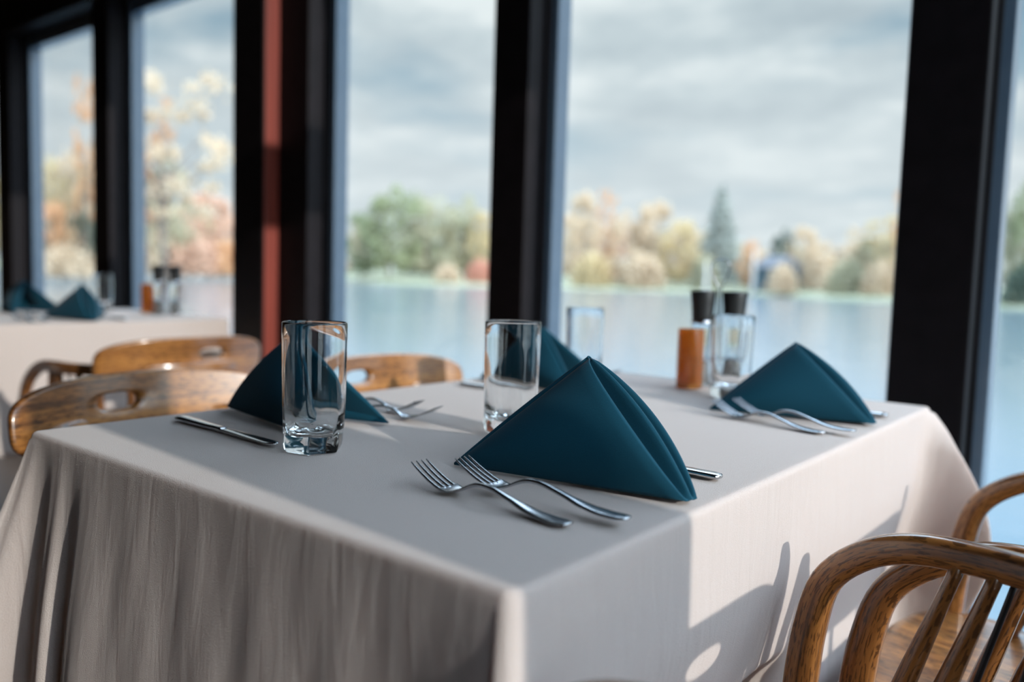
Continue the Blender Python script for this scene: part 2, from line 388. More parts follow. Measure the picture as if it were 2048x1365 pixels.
# right-hand window wall: sill, transom, posts (unseen; added to shape the low sun's shadows)
b = MB(); b.box((XR, -6, 0), (XR+.2, 1.40, .42)); b.box((XR, -6, 3.2), (XR+.2, 1.40, 3.45)); struct(b.build('wall_right', M['frame'], smooth=False))
RP = [(-.058, .146), (1.285, 1.42), (-6, -.62)]  # spans follow the wanted shadow edges; last one closed to darken front cloth
for k, (a, c) in enumerate(RP):
    b = MB(); b.box((XR, a, .42), (XR+.17, c, 3.2)); struct(bevel(b.build('trim_%d' % (30+k), M['frame'], smooth=False), .004))
b = MB(); b.box((XR+.02, -.64, 2.2), (XR+.14, 1.35, 2.46)); struct(bevel(b.build('trim_40', M['frame'], smooth=False), .004))
rs = sorted(RP)
for k in range(len(rs)-1):
    y0, y1 = rs[k][1], rs[k+1][0]; b = MB()
    wo = None
    b.box((XG-.02, y0, .42), (XG+.02, y0+.02, 3.2)); b.box((XG-.02, y1-.02, .42), (XG+.02, y1, 3.2)); b.box((XG-.02, y0+.02, .42), (XG+.02, y1-.02, .45))
    wo = struct(b.build('window_%d' % (20+k), M['sash'], smooth=False))
    p = MB(); p.box((XG-.003, y0+.018, .448), (XG+.003, y1-.018, 3.2)); p.build('window_pane', M['pane'], wo, smooth=False)

# ------------------------------------------------------------ tables and cloths
TW, TL, TH = .766, 1.18, .75
def make_table(x_right, y0, y1, z, label):
    root = empty('dining_table', (x_right-TW/2, (y0+y1)/2, 0)); tag(root, label, 'table')
    hw, hl = TW/2-.006, (y1-y0)/2-.006
    b = MB(); b.box((-hw, -hl, z-.034), (hw, hl, z-.0035)); bevel(b.build('tabletop', M['tabletop'], root, smooth=False), .003)
    for sy in (-.3, .3):
        b = MB(); b.lathe([(.045, .03), (.035, .06), (.032, z-.06), (.06, z-.034)], 20, (0, sy, 0)); b.build('pedestal', M['darkwire'], root)
        b = MB(); b.box((-.27, sy-.03, 0), (.27, sy+.03, .03)); bevel(b.build('foot', M['darkwire'], root, smooth=False), .006)
    return root

def make_cloth(x_right, y0, y1, z, label, off, drop=.40, dense=1.0):
    """a cloth over a rectangular top. off(side, a, depth)->outward offset; corner flare handled by 'flare'."""
    X0, X1 = x_right-TW, x_right
    rr_ = .012
    # perimeter samples, counter-clockwise from corner A(X1,y0): +Y side (right), back, left, front
    per = []
    def side(p, q, nrm, n, nm):
        for k in range(n):
            t = k/n; t2 = .5-.5*math.cos(math.pi*t) if n > 10 else t
            t = .55*t+.45*t2
            per.append((p[0]+(q[0]-p[0])*t, p[1]+(q[1]-p[1])*t, nrm, nm, t))
    def arc(cx, cy, a0, n, nm):
        for k in range(n):
            a = a0+(math.pi/2)*k/n
            per.append((cx+rr_*math.cos(a), cy+rr_*math.sin(a), (math.cos(a), math.sin(a)), nm, k/n))
    nL, nW = int(150*dense), int(210*dense)
    side((X1, y0+rr_), (X1, y1-rr_), (1, 0), nL, 'right'); arc(X1-rr_, y1-rr_, 0, 10, 'C')
    side((X1-rr_, y1), (X0+rr_, y1), (0, 1), 60, 'back'); arc(X0+rr_, y1-rr_, math.pi/2, 10, 'D')
    side((X0, y1-rr_), (X0, y0+rr_), (-1, 0), 70, 'left'); arc(X0+rr_, y0+rr_, math.pi, 10, 'B')
    side((X0+rr_, y0), (X1-rr_, y0), (0, -1), nW, 'front'); arc(X1-rr_, y0+rr_, -math.pi/2, 10, 'A')
    rows = []; uvs = []
    cx, cy = (X0+X1)/2, (y0+y1)/2
    er = .007                                             # edge rounding
    for s_ in (0.02, .2, .4, .6, .8, .92, .97):
        rows.append([(cx+(p[0]-cx)*s_, cy+(p[1]-cy)*s_, z) for p in per])
    for k in range(0, 6):
        a = math.pi/2*k/5
        rows.append([(p[0]-p[2][0]*er*(1-math.sin(a)), p[1]-p[2][1]*er*(1-math.sin(a)), z-er*(1-math.cos(a))) for p in per])
    nd = int(56*dense)
    for k in range(1, nd+1):
        d = er+(drop-er)*(k/nd)**1.15
        row = []
        for (x, y, n_, nm, t) in per:
            ox, oy, dz = off(nm, x, y, t, d, n_)
            row.append((x+ox, y+oy, z-d+dz))
        rows.append(row)
    b = MB(); b.grid(rows, close=True)
    c0 = [tuple(p) for p in rows[0]]; b.add(c0, [tuple(range(len(c0)))])
    o = b.build('tablecloth', M['cloth'], merge=True)
    sm = o.modifiers.new('thick', 'SOLIDIFY'); sm.thickness = .0012; sm.offset = -1
    return tag(o, label, 'tablecloth')

FR = [(-.766, .058), (-.745, .036), (-.724, .008), (-.716, .005), (-.682, .027), (-.668, .031), (-.650, .019), (-.642, .017), (-.604, .031), (-.588, .032),
      (-.52, .024), (-.40, .017), (-.30, .011), (-.20, .007), (-.1, .004), (0, .003)]
def off_main(nm, x, y, t, d, n_):
    g = 1-math.exp(-d/.09)
    ox = oy = dz = 0
    # corner flares (diagonal)
    cA = math.hypot(x-0, y-0); cC = math.hypot(x-0, y-1.18); cB = math.hypot(x+.766, y-0); cD = math.hypot(x+.766, y-1.18)
    fC = .118*math.sin(min(1, d/.22)*math.pi/2)*(1-.45*sstep(.24, .42, d))*math.exp(-(cC/.030)**2)
    ox += fC; oy -= fC*.42*sstep(.02, .07, d)
    fB = .17*max(0, d-.004)*math.exp(-(cB/.05)**2); ox -= fB; oy -= fB*.6
    fD = .15*d*math.exp(-(cD/.06)**2); ox -= fD; oy += fD
    fA = .055*d*math.exp(-(cA/.05)**2); ox += fA*.5; oy -= fA*1.6
    if nm == 'front':
        o = interp(FR, x)*g*1.2*sstep(-.02, .5, d+.14)
        o += g*(.0013*math.sin(x*23+d*9+.4)+.0007*math.sin(x*61-d*14+1)+.0003*math.sin(x*118+d*30))*sstep(-.68, -.5, x)*sstep(0, -.08, x)
        oy -= o
    elif nm == 'B':
        oy -= n_[1]*-FR[0][1]*g*0 ; oy -= FR[0][1]*g*abs(n_[1])*1.2*sstep(-.02, .5, d+.14)
    elif nm == 'right':
        o = g*(.0035*math.sin(y*9+.6)+.002*math.sin(y*21+d*4))*sstep(0, .08, y)*sstep(1.18, 1.1, y)+g*.004
        ox += o
        ox -= .030*sstep(.10, .30, d) + .075*sstep(.235, .31, d)*sstep(.62, .52, y)
    elif nm in ('A', 'C'):
        ox += g*.004*abs(n_[0])
        if nm == 'A': oy -= .0036*g*abs(n_[1])
    elif nm == 'left':
        # pushed under by the two chairs drawn up on this side
        push = 0
        for yc in (.30, .82):
            push = max(push, sstep(.33, .265, abs(y-yc)))
        ox += push*.28*sstep(.036, .085, d)*sstep(0, .03, y)
        ox -= g*.008*math.sin(y*22)
    elif nm == 'back':
        oy += g*.010*(1+math.sin(x*26))*.6
    return ox, oy, dz
make_table(0, 0, TL, TH, 'rectangular dining table under the pink cloth in the foreground')
make_cloth(0, 0, TL, TH, 'pale pink tablecloth draped over the large foreground table', off_main)
X2, Y20, Y21, Z2 = -2.41, .10, 1.325, .765
def off_back(nm, x, y, t, d, n_):
    g = 1-math.exp(-d/.1); o = g*(.004+.004*math.sin((x+y)*17)+.002*math.sin((x-y)*37)+.010*d)
    if nm == 'right' or nm == 'C' or nm == 'A':
        # pressed back where the chair is drawn up
        o -= 0
    return n_[0]*o, n_[1]*min(o, .01), 0
make_table(X2, Y20, Y21, Z2, 'rectangular dining table under a pale cloth at the left rear')
make_cloth(X2, Y20, Y21, Z2, 'pale tablecloth on the blurred rear table at the left', off_back, dense=.6)

# ------------------------------------------------------------ chairs
def make_chair():
    root = empty('captains_chair')
    hull = [(.256, 0), (.254, .08), (.247, .15), (.230, .21), (.195, .243), (.14, .252), (.09, .232), (.03, .208), (-.04, .188), (-.11, .160), (-.165, .115), (-.195, .06), (-.205, 0)]
    out = catmull([(x, y, 0) for x, y in hull], 4)
    loop = [(p.x, p.y) for p in out] + [(p.x, -p.y) for p in reversed(out[1:-1])]
    b = MB(); rows = []; uv = []
    def ring(s_, z): return [(x*s_, y*s_, z) for x, y in loop]
    def topz(s_): return .4475 - .010*(1-s_**2)**1.0
    for s_ in (.01, .25, .5, .7, .85, .93): rows.append(ring(s_, topz(s_)))
    for s_, z in ((.975, .4475), (.992, .4445), (1, .437), (1, .428), (.985, .418), (.93, .412), (.5, .410), (.01, .410)): rows.append(ring(s_, z))
    flat = [p for r in rows for p in r]
    b.grid(rows, [(p[0], p[1]*.45) for p in flat], close=True)
    b.build('seat', M['oak'], root, merge=False)
    # continuous bow: arm front foot -> arm -> round the back -> other arm
    half = [(.196, .248, .436), (.192, .247, .49), (.184, .245, .56), (.166, .242, .622), (.124, .239, .662), (.072, .236, .682), (.004, .234, .686), (-.06, .224, .686),
            (-.13, .206, .688), (-.19, .178, .690), (-.235, .13, .692), (-.262, .068, .694), (-.27, 0, .694)]
    pts = catmull(half + [(x, -y, z) for x, y, z in reversed(half[:-1])], 5)
    sides = []; ws = []; hs = []
    for i, p in enumerate(pts):
        if p.x > -.02: sd = Vector((0, 1 if p.y > 0 else -1, 0))
        else: sd = Vector((p.x+.02, p.y, 0)).normalized()
        sides.append(sd)
        k = sstep(.68, .5, p.z)
        ws.append(.024+.002*k); hs.append(.031+.006*k)
    # height axis is t x side: fine; section w across, h along the bend normal
    b = MB(); b.sweep(pts, sides, ws, hs, 16, 3.4); b.build('arm_bow', M['oak'], root)
    # crest board with an oblong hand hole
    hy, yc, zc = .235, -.05, .731
    def crest_x(y): return -.252 + .95*y*y
    def outer(a):
        c, q = math.cos(a), math.sin(a); Y = math.copysign(abs(c)**.62, c)*hy
        top = .774-.006*(abs(Y)/hy)**2; bot = .646
        mid = (top+bot)/2; return Y, mid+math.copysign(abs(q)**.55, q)*(top-bot)/2
    def inner(a):
        c, q = math.cos(a), math.sin(a)
        return yc+math.copysign(abs(c)**.7, c)*.037, zc-.003+math.copysign(abs(q)**.9, q)*.0145 - .004*math.cos(a)**2*0
    n = 120; th = .0095; rows = []
    def ring(k, dx):
        r = []
        for i in range(n):
            a = 2*math.pi*i/n; oy, oz = outer(a); iy, iz = inner(a)
            Y = iy+(oy-iy)*k; Z = iz+(oz-iz)*k
            r.append((crest_x(Y)+dx-(Z-.68)*.16, Y, Z))
        return r
    for k in (.0, .02, .06): rows.append(ring(k, th*(1 if k > .05 else .55 if k < .01 else .85)))
    for k in (.15, .3, .45, .6, .75, .88, .95): rows.append(ring(k, th))
    rows.append(ring(.985, th*.8)); rows.append(ring(1, th*.4)); rows.append(ring(1, -th*.4)); rows.append(ring(.985, -th*.8))
    for k in (.95, .88, .75, .6, .45, .3, .15, .06): rows.append(ring(k, -th))
    rows.append(ring(.02, -th*.85)); rows.append(ring(0, -th*.55)); rows.append(ring(0, th*.55))
    b = MB(); flat = [p for r in rows for p in r]; b.grid(rows, [(p[1], p[2]*.8) for p in flat], close=True)
    b.build('crest_rail', M['oak'], root, merge=True)
    # turned spindles between seat and bow
    def spindle(x0, y0, x1, y1, r=.0105, thin=False, z1=.683):
        A = Vector((x0, y0, .440)); B = Vector((x1, y1, z1)); n_ = 13; P = [A.lerp(B, i/(n_-1)) for i in range(n_)]
        if thin: w = [.0062]*n_
        else: w = [2*r*k for k in (.72, .80, .92, 1.0, 1.06, 1.08, 1.05, .98, .90, .82, .76, .72, .70)]
        b = MB(); b.sweep(P, Vector((0, 1, 0)), [q*(1.15 if not thin else 1) for q in w], [q*.95 for q in w], 12, 2.2)
        return b.build('brace_rod' if thin else 'spindle', M['darkwire'] if thin else M['oak'], root)
    for sy in (1, -1):
        spindle(.104, .208*sy, .030, .233*sy, .0105); spindle(.068, .204*sy, -.004, .231*sy, .0105)
        spindle(.036, .198*sy, -.020, .230*sy, thin=True); spindle(-.004, .192*sy, -.052, .226*sy, thin=True)
        spindle(-.030, .182*sy, -.088, .217*sy, .0105)
        spindle(-.09, .150*sy, -.145, .198*sy, .0095, z1=.686); spindle(-.135, .10*sy, -.215, .148*sy, .0095, z1=.688)
        spindle(-.165, .045*sy, -.258, .06*sy, .0095, z1=.690)
    for sx in (1, -1):
        for sy in (1, -1):
            A = Vector((.14*sx, .15*sy, .415)); B = Vector((.205*sx, .205*sy, 0)); P = [A.lerp(B, i/10) for i in range(11)]
            w = [2*q for q in (.013, .015, .018, .0195, .017, .013, .0165, .0185, .017, .014, .012)]
            b = MB(); b.sweep(P, Vector((0, 1, 0)), w, w, 14, 2); b.build('leg', M['oak'], root)
    for sy in (1, -1):
        b = MB(); P = [Vector((.178+(-.356)*i/8, .181*sy, .17)) for i in range(9)]; w = [2*(.007+.005*math.sin(math.pi*i/8)) for i in range(9)]
        b.sweep(P, Vector((0, 1, 0)), w, w, 10, 2); b.build('stretcher', M['oak'], root)
    b = MB(); P = [Vector((0, -.172+.344*i/8, .17)) for i in range(9)]; w = [2*(.007+.005*math.sin(math.pi*i/8)) for i in range(9)]
    b.sweep(P, Vector((1, 0, 0)), w, w, 10, 2); b.build('stretcher', M['oak'], root)
    return root
chair = make_chair()
spots = [((.268, .788, 0), R(179), 'oak armchair at right beside the window end of the pink table, farther of two'),
         ((.184, .245, 0), R(173.6), 'oak armchair with curved arm in the right foreground, nearest the camera'),
         ((-.80, .30, 0), 0, 'oak armchair behind the near left corner, grey window glare on its backrest'),
         ((-.80, .822, 0), 0, 'sunlit oak armchair behind the near tumbler, right of the big post'),
         ((-1.93, .75, 0), math.pi, 'oak armchair with its back turned, drawn up to the rear left table')]
for i, (loc, rz, lb) in enumerate(spots):
    o = chair if i == 0 else copy_tree(chair)
    o.location = loc; o.rotation_euler = (0, 0, rz); o.scale = (1, 1, 1.018 if i == 1 else 1); tag(o, lb, 'chair', 'oak armchairs around the tables')

# ------------------------------------------------------------ folded napkins
def make_napkin(seed=0, H=.12, spread=.098, length=.243, tx=.140, bul=.020, bow_=.006):
    rnd = random.Random(seed)
    Vx = Vector((0, 0, .004)); T = Vector((tx, 0, H)); A = Vector((length, -spread, .002)); B = Vector((length, spread, .002))
    n = 34
    def edge(t, s):          # leaf-shaped double ridge from vertex to apex; s=-1..1 across
        p = Vx.lerp(T, t); wv = bul*math.sin(math.pi*min(1, t*.96+.04))**.6+.0012
        d = (T-Vx).normalized(); nrm = Vector((-d.z, 0, d.x))
        bow = bow_*math.sin(math.pi*t)
        prof = interp([(-1, 0), (-.90, .0016), (-.50, -.013), (-.02, .0075), (.45, -.016), (.90, .0012), (1, 0)], s)
        k = math.sin(math.pi*t)**.6
        q = p+nrm*(bow+prof*k)+Vector((0, s*wv*1.15, 0))
        return q
    rows = []
    nw, nr = 16, 26
    for i in range(n+1):
        t = i/n
        row = []
        # wing A: from base line Vx->A (t) ... parametrise rays from tip: point on ridge edge -> tip A along wing
        EA = edge(t, -1); EB = edge(t, 1)
        for j in range(nw+1):
            q = j/nw; u = 1-q                      # 1 at tip, 0 at ridge
            p = EA.lerp(A, u)
            p += Vector((0, -1, .25)).normalized()*(.010*math.sin(math.pi*u)*math.sin(math.pi*min(1, t*1.0)))
            row.append(p)
        for j in range(1, nr): row.append(edge(t, -1+2*j/nr))
        for j in range(nw+1):
            u = j/nw; p = EB.lerp(B, u); p += Vector((0, 1, .25)).normalized()*(.008*math.sin(math.pi*u)*math.sin(math.pi*t)); row.append(p)
        rows.append(row)
    b = MB(); b.grid([[tuple(p) for p in r] for r in rows])
    # rounded back hems: the cloth folds over on itself from apex to each tip, and along the base
    def hem(tip, inw):
        R_ = []; E = edge(1, -1 if inw > 0 else 1)
        for i in range(15):
            u = i/14; p = E.lerp(tip, u); r = []
            rad = .0035*(.35+.65*math.sin(math.pi*min(1, .12+.88*u)))
            d = (tip-E).normalized(); side = Vector((0, 1, 0)); bk = d.cross(side).normalized()
            for k in range(9):
                a = math.pi*k/8; r.append(tuple(p+side*inw*rad*(1-math.cos(a))-bk*rad*math.sin(a)*1.6*(-1)))
            # inner ply running back towards the ridge
            back = Vx.lerp(T, 1-u*.7)
            q = p+side*inw*rad*2
            for f in (.25, .5, .75): r.append(tuple(q.lerp(back+Vector((0, -inw*.004*u, .0)), f*.8)))
            R_.append(r)
        b.grid(R_)
    hem(A, 1); hem(B, -1)
    # pleated plies showing at the base of each tip
    for tip, s_ in ((A, 1), (B, -1)):
        for k in range(3):
            g = []
            for i in range(15):
                u = i/14; base = Vx.lerp(tip, .35+.65*u); hgt = (.006+.006*k)*math.sin(math.pi*u)**.5+.002
                off = Vector((0, s_*(.0028+.0026*k), 0))
                g.append([tuple(base+off+Vector((0, 0, .001))), tuple(base+off*.8+Vector((0, 0, hgt*.6))), tuple(base+off*.3+Vector((0, 0, hgt)))])
            b.grid(g)
    o = b.build('folded_napkin', M['napkin'])
    so_ = o.modifiers.new('ply', 'SOLIDIFY'); so_.thickness = .0011; so_.offset = 0
    return o
NG = 'folded teal napkins at the place settings'
def napkin(x, y, z, rz, label, proto, sz=1.):
    o = proto if not proto.get('used') else proto.copy()
    if o is not proto: COL.objects.link(o)
    proto['used'] = 1; o.location = (x, y, z); o.rotation_euler = (0, 0, rz); o.scale = (1, 1, sz)
    tag(o, label, 'napkin', NG); return o
nk = make_napkin()
nk2 = make_napkin(spread=.066, length=.252, tx=.137, bul=.010, bow_=.003)
Z0 = TH+.0008
naps = [napkin(-.014, .284, Z0, R(190-21.8), 'folded teal napkin in front, two forks overlapping its left tip', nk, 1.03),
        napkin(-.746, .266, Z0, R(-10+14.7), 'folded teal napkin behind the near tumbler, beside the knife', nk2, .99),
        napkin(-.014, .880, Z0, R(194-21.8), 'folded teal napkin at the far right end of the pink table', nk, .945),
        napkin(-.745, .828, Z0, R(-10+14.7), 'folded teal napkin partly hidden behind the middle tumbler', nk2, .93)]
naps[2].scale = (.93, .93, .945)
Z2T = Z2+.0008
napkin(X2-.02, .84, Z2T, R(170), 'folded teal napkin near the right end of the rear table', nk, .97)
napkin(X2-.745, .83, Z2T, R(10), 'folded teal napkin on the far left of the rear table', nk, .97)
for o in list(bpy.data.objects):
    if 'used' in o: del o['used']

# ------------------------------------------------------------ tumblers
def make_tumbler():
    H = .146; n = 96
    def hexr(a, k):             # softened hexagon, k=1 full hex, 0 circle
        aa = (a % (math.pi/3))-math.pi/6
        h = math.cos(math.pi/6)/math.cos(aa)
        return (1-k)+k*(h*1.0+.0)/.955
    b = MB(); rows = []
    def ring(r, z, k): return [(r*hexr(2*math.pi*i/n, k)*math.cos(2*math.pi*i/n), r*hexr(2*math.pi*i/n, k)*math.sin(2*math.pi*i/n), z) for i in range(n)]
    # outside, bottom to top
    rows.append(ring(.0006, .0022, 0)); rows.append(ring(.012, .0020, .3)); rows.append(ring(.024, .0006, .9)); rows.append(ring(.0285, 0, 1)); rows.append(ring(.0308, .0012, 1)); rows.append(ring(.0322, .0045, 1))
    for z, r, k in ((.010, .0330, 1), (.016, .0335, .9), (.021, .0338, .55), (.026, .0340, .2), (.034, .0342, .06), (.05, .0346, 0), (.075, .0350, 0), (.10, .0354, 0), (.125, .0357, 0), (.1445, .0358, 0)):
        rows.append(ring(r, z, k))
    rows.append(ring(.0353, .1459, 0)); rows.append(ring(.0345, .1463, 0)); rows.append(ring(.0342, .1457, 0))
    for z, r, k in ((.143, .0340, 0), (.12, .0338, 0), (.10, .0335, 0), (.08, .0331, .0), (.06, .0326, .03), (.045, .0318, .12), (.035, .0308, .3), (.028, .0286, .85), (.0225, .0255, .85), (.0195, .0215, .8)):
        rows.append(ring(r, z, k))
    rows.append(ring(.015, .0185, .6)); rows.append(ring(.0085, .0200, .5)); rows.append(ring(.004, .0245, .4)); rows.append(ring(.0006, .0275, 0))
    b.grid(rows, close=True)
    b.add(rows[0], [tuple(range(n-1, -1, -1))]); b.add(rows[-1], [tuple(range(n))])
    return b.build('tumbler', M['glass'], merge=True)
tb = make_tumbler()
for i, (x, y, z, rz, lb) in enumerate([(-.441, .181, Z0, 12, 'clear tall tumbler nearest the camera, in front of the left napkin'),
        (-.350, .430, Z0, 33, 'clear tall tumbler in the middle, just behind the front napkin'),
        (-.578, .94, Z0, 5, 'clear tall tumbler at the back by the window, right of the middle mullion'),
        (-.290, .985, Z0, 22, 'clear tall tumbler in front of the black-capped grinders'),
        (X2-.62, 1.15, Z2T, 10, 'clear tall tumbler behind the napkins on the rear table'),
        (X2-.40, .55, Z2T, 10, 'clear tall tumbler at the left picture edge on the rear table')]):
    o = tb if i == 0 else tb.copy()
    if i: COL.objects.link(o)
    o.location = (x, y, z); o.rotation_euler = (0, 0, R(rz)); o.scale = (1.03, 1.03, 1.015); tag(o, lb, 'glass', 'clear tumblers at the place settings')

# ------------------------------------------------------------ cutlery
def ribbon(b, path, n=14):
    """path: (x, z, width, thick) along +x"""
    P = catmull([(x, 0, z) for x, z, w, t in path], 5)
    m = len(P); ws = []; hs = []
    k = len(path)-1
    for i in range(m):
        f = i/5; j = min(int(f), k-1); u = f-j
        ws.append(path[j][2]+(path[j+1][2]-path[j][2])*(u*u*(3-2*u))); hs.append(path[j][3]+(path[j+1][3]-path[j][3])*u)
    b.sweep(P, Vector((0, 1, 0)), ws, hs, n, 2.6)
def make_fork():
    root = empty('fork')
    b = MB()
    ribbon(b, [(0, .0040, .006, .0015), (.0025, .0036, .014, .0026), (.010, .0030, .0195, .0034), (.025, .0030, .0190, .0036), (.045, .0050, .0150, .0034), (.070, .0105, .0085, .0036), (.092, .0150, .0060, .0042),
               (.108, .0150, .0056, .0042), (.120, .0110, .0066, .0036), (.130, .0060, .0115, .0026), (.134, .0042, .0155, .0022)])
    b.build('handle', M['steel_fork'], root)
    b = MB()
    # head plate: curved dish then four tines
    def zc(x): return .0026+(.0030*((.140-x)/.010)**2 if x < .140 else .0185*((x-.140)/.050)**1.55)
    def hw(x): return interp([(.130, .0055), (.134, .0085), (.140, .0115), (.146, .0125), (.152, .0128)], x)
    rows = []
    for side_ in (1,):
        xs = [.130+.020*i/10 for i in range(11)]
        for x in xs:
            w = hw(x); r = []
            for j in range(13):
                y = -w+2*w*j/12; r.append((x, y, zc(x)+.0010+.0010*(y/w)**2))
            for j in range(12, -1, -1):
                y = -w+2*w*j/12; r.append((x, y, zc(x)-.0006+.0010*(y/w)**2))
            rows.append(r)
    b.grid(rows, close=True); b.add(rows[0], [tuple(range(26))]); b.add(rows[-1], [tuple(range(25, -1, -1))])
    for k in range(4):
        y = (-1.5+k)*.0066
        P = [Vector((.148+.044*i/9, y*(1-.02*i/9), zc(.148+.044*i/9)+.0004)) for i in range(10)]
        ws = [.0054, .0046, .0042, .0039, .0036, .0033, .0030, .0026, .0021, .0010]; hs = [.0018, .0018, .0019, .0020, .0020, .0020, .0019, .0018, .0016, .0010]
        b.sweep(P, Vector((0, 1, 0)), ws, hs, 8, 3)
    b.build('head', M['steel_fork'], root)
    return root
def make_knife():
    root = empty('table_knife')
    b = MB(); ribbon(b, [(0, .0045, .008, .003), (.003, .0045, .0165, .0060), (.012, .0045, .0190, .0070), (.040, .0042, .0175, .0066), (.075, .0040, .0145, .0062), (.100, .0042, .0115, .0064), (.108, .0042, .0130, .0072), (.112, .0042, .011, .0060)])
    b.build('handle', M['steel'], root)
    b = MB(); P = []; ws = []; hs = []
    for i in range(22):
        u = i/21; P.append(Vector((.110+.118*u, .0008*math.sin(u*3), .0042))); ws.append((.0125+.006*math.sin(u*1.9))*(1 if u < .85 else math.sqrt(max(.02, 1-((u-.85)/.15)**2)))); hs.append(.0028*(1-.5*u))
    b.sweep(P, Vector((0, 1, 0)), ws, hs, 10, 2.2); b.build('blade', M['steel'], root, )
    return root
fork, knife = make_fork(), make_knife()
def place(proto, first, x, y, z, x2, y2, tilt, label, cat, grp):
    o = proto if first else copy_tree(proto)
    o.location = (x, y, z); o.rotation_euler = (0, -R(tilt), math.atan2(y2-y, x2-x)); tag(o, label, cat, grp)
FG, KG = 'forks laid beside the napkins', 'table knives at the place settings'
fk = [(-.054, .143, Z0, -.235, .156, .3, 'steel fork in the foreground, left of the pair, tines clear of the napkin'),
      (-.018, .178, Z0+.0048, -.206, .180, .6, 'steel fork in the foreground lying across the other, tines over the napkin tip'),
      (-.647, .362, Z0, -.462, .412, .2, 'steel fork beside the left napkin, tines just right of its tip'),
      (-.709, .414, Z0, -.518, .430, .2, 'steel fork beside the left napkin, the one nearer the middle tumbler'),
      (-.043, .745, Z0, -.225, .790, .3, 'steel fork before the far right napkin, tines against its left tip'),
      (-.008, .766, Z0+.0048, -.190, .795, .5, 'steel fork before the far right napkin, handle ending nearest the table edge'),
      (-.74, 1.02, Z0, -.556, 1.03, .2, 'steel fork behind the back tumbler by the window'),
      (X2-.05, .67, Z2T, X2-.235, .685, .3, 'steel fork in front of the rear table napkin, left of its pair'),
      (X2-.02, .70, Z2T+.0048, X2-.20, .710, .5, 'steel fork in front of the rear table napkin, right of its pair')]
for i, a in enumerate(fk): place(fork, i == 0, *a, 'fork', FG)
kn = [(-.708, .166, Z0, -.48, .158, 0, 'steel table knife at left with its handle toward the near corner'),
      (-.033, .389, Z0, -.26, .408, 0, 'steel table knife behind the front napkin, only its handle end showing'),
      (-.708, .728, Z0, -.48, .735, 0, 'steel table knife left of the middle tumbler, blurred handle end'),
      (-.020, .975, Z0, -.25, .985, 0, 'steel table knife behind the far right napkin, tip of handle showing'),
      (X2-.03, .95, Z2T, X2-.26, .96, 0, 'steel table knife on the rear table right of the napkin')]
for i, a in enumerate(kn): place(knife, i == 0, *a, 'knife', KG)

# ------------------------------------------------------------ condiments
def make_amber(loc, label):
    b = MB(); prof = [(.001, .0), (.0235, .0), (.0248, .0015)]
    for k in range(60):
        z = .003+.110*k/59; prof.append((.0252+.0005*math.cos(k*math.pi), z))
    prof += [(.0245, .1150), (.0228, .1150), (.0226, .112), (.0222, .012), (.0215, .008), (.001, .0075)]
    b.lathe(prof, 48); o = b.build('votive_holder', M['amber'], merge=True); o.location = loc
    return tag(o, label, 'candle holder', 'ribbed amber votive holders')
make_amber((-.405, 1.052, Z0), 'ribbed amber glass cylinder left of the black-capped grinders')
make_amber((X2-.425, 1.235, Z2T), 'blurred amber cylinder on the rear table by the window')
def make_grinder():
    root = empty('grinder')
    b = MB(); b.lathe([(.001, 0), (.019, 0), (.0205, .003), (.0205, .012), (.0175, .03), (.0155, .05), (.0150, .07), (.0165, .092), (.0195, .112), (.0205, .122), (.001, .122)], 40); b.build('body', M['acrylic'], root, merge=True)
    b = MB(); b.lathe([(.001, .004), (.016, .004), (.0165, .012), (.0135, .035), (.0125, .050), (.001, .052)], 24); b.build('peppercorns', M['filling'], root, merge=True)
    b = MB(); b.lathe([(.021, .1225), (.0222, .1230), (.0222, .1290), (.021, .1295)], 40); b.build('collar', M['steel'], root, merge=True)
    b = MB(); b.lathe([(.001, .1300), (.0200, .1300), (.0205, .1320), (.0212, .145), (.0232, .165), (.0252, .184), (.0250, .1875), (.001, .189)], 40); b.build('cap', M['black'], root, merge=True)
    return root
M['filling'] = simple('salt_and_pepper', (.45, .42, .40), (.12, .10, .09), rough=.9, scale=(700, 700, 700))
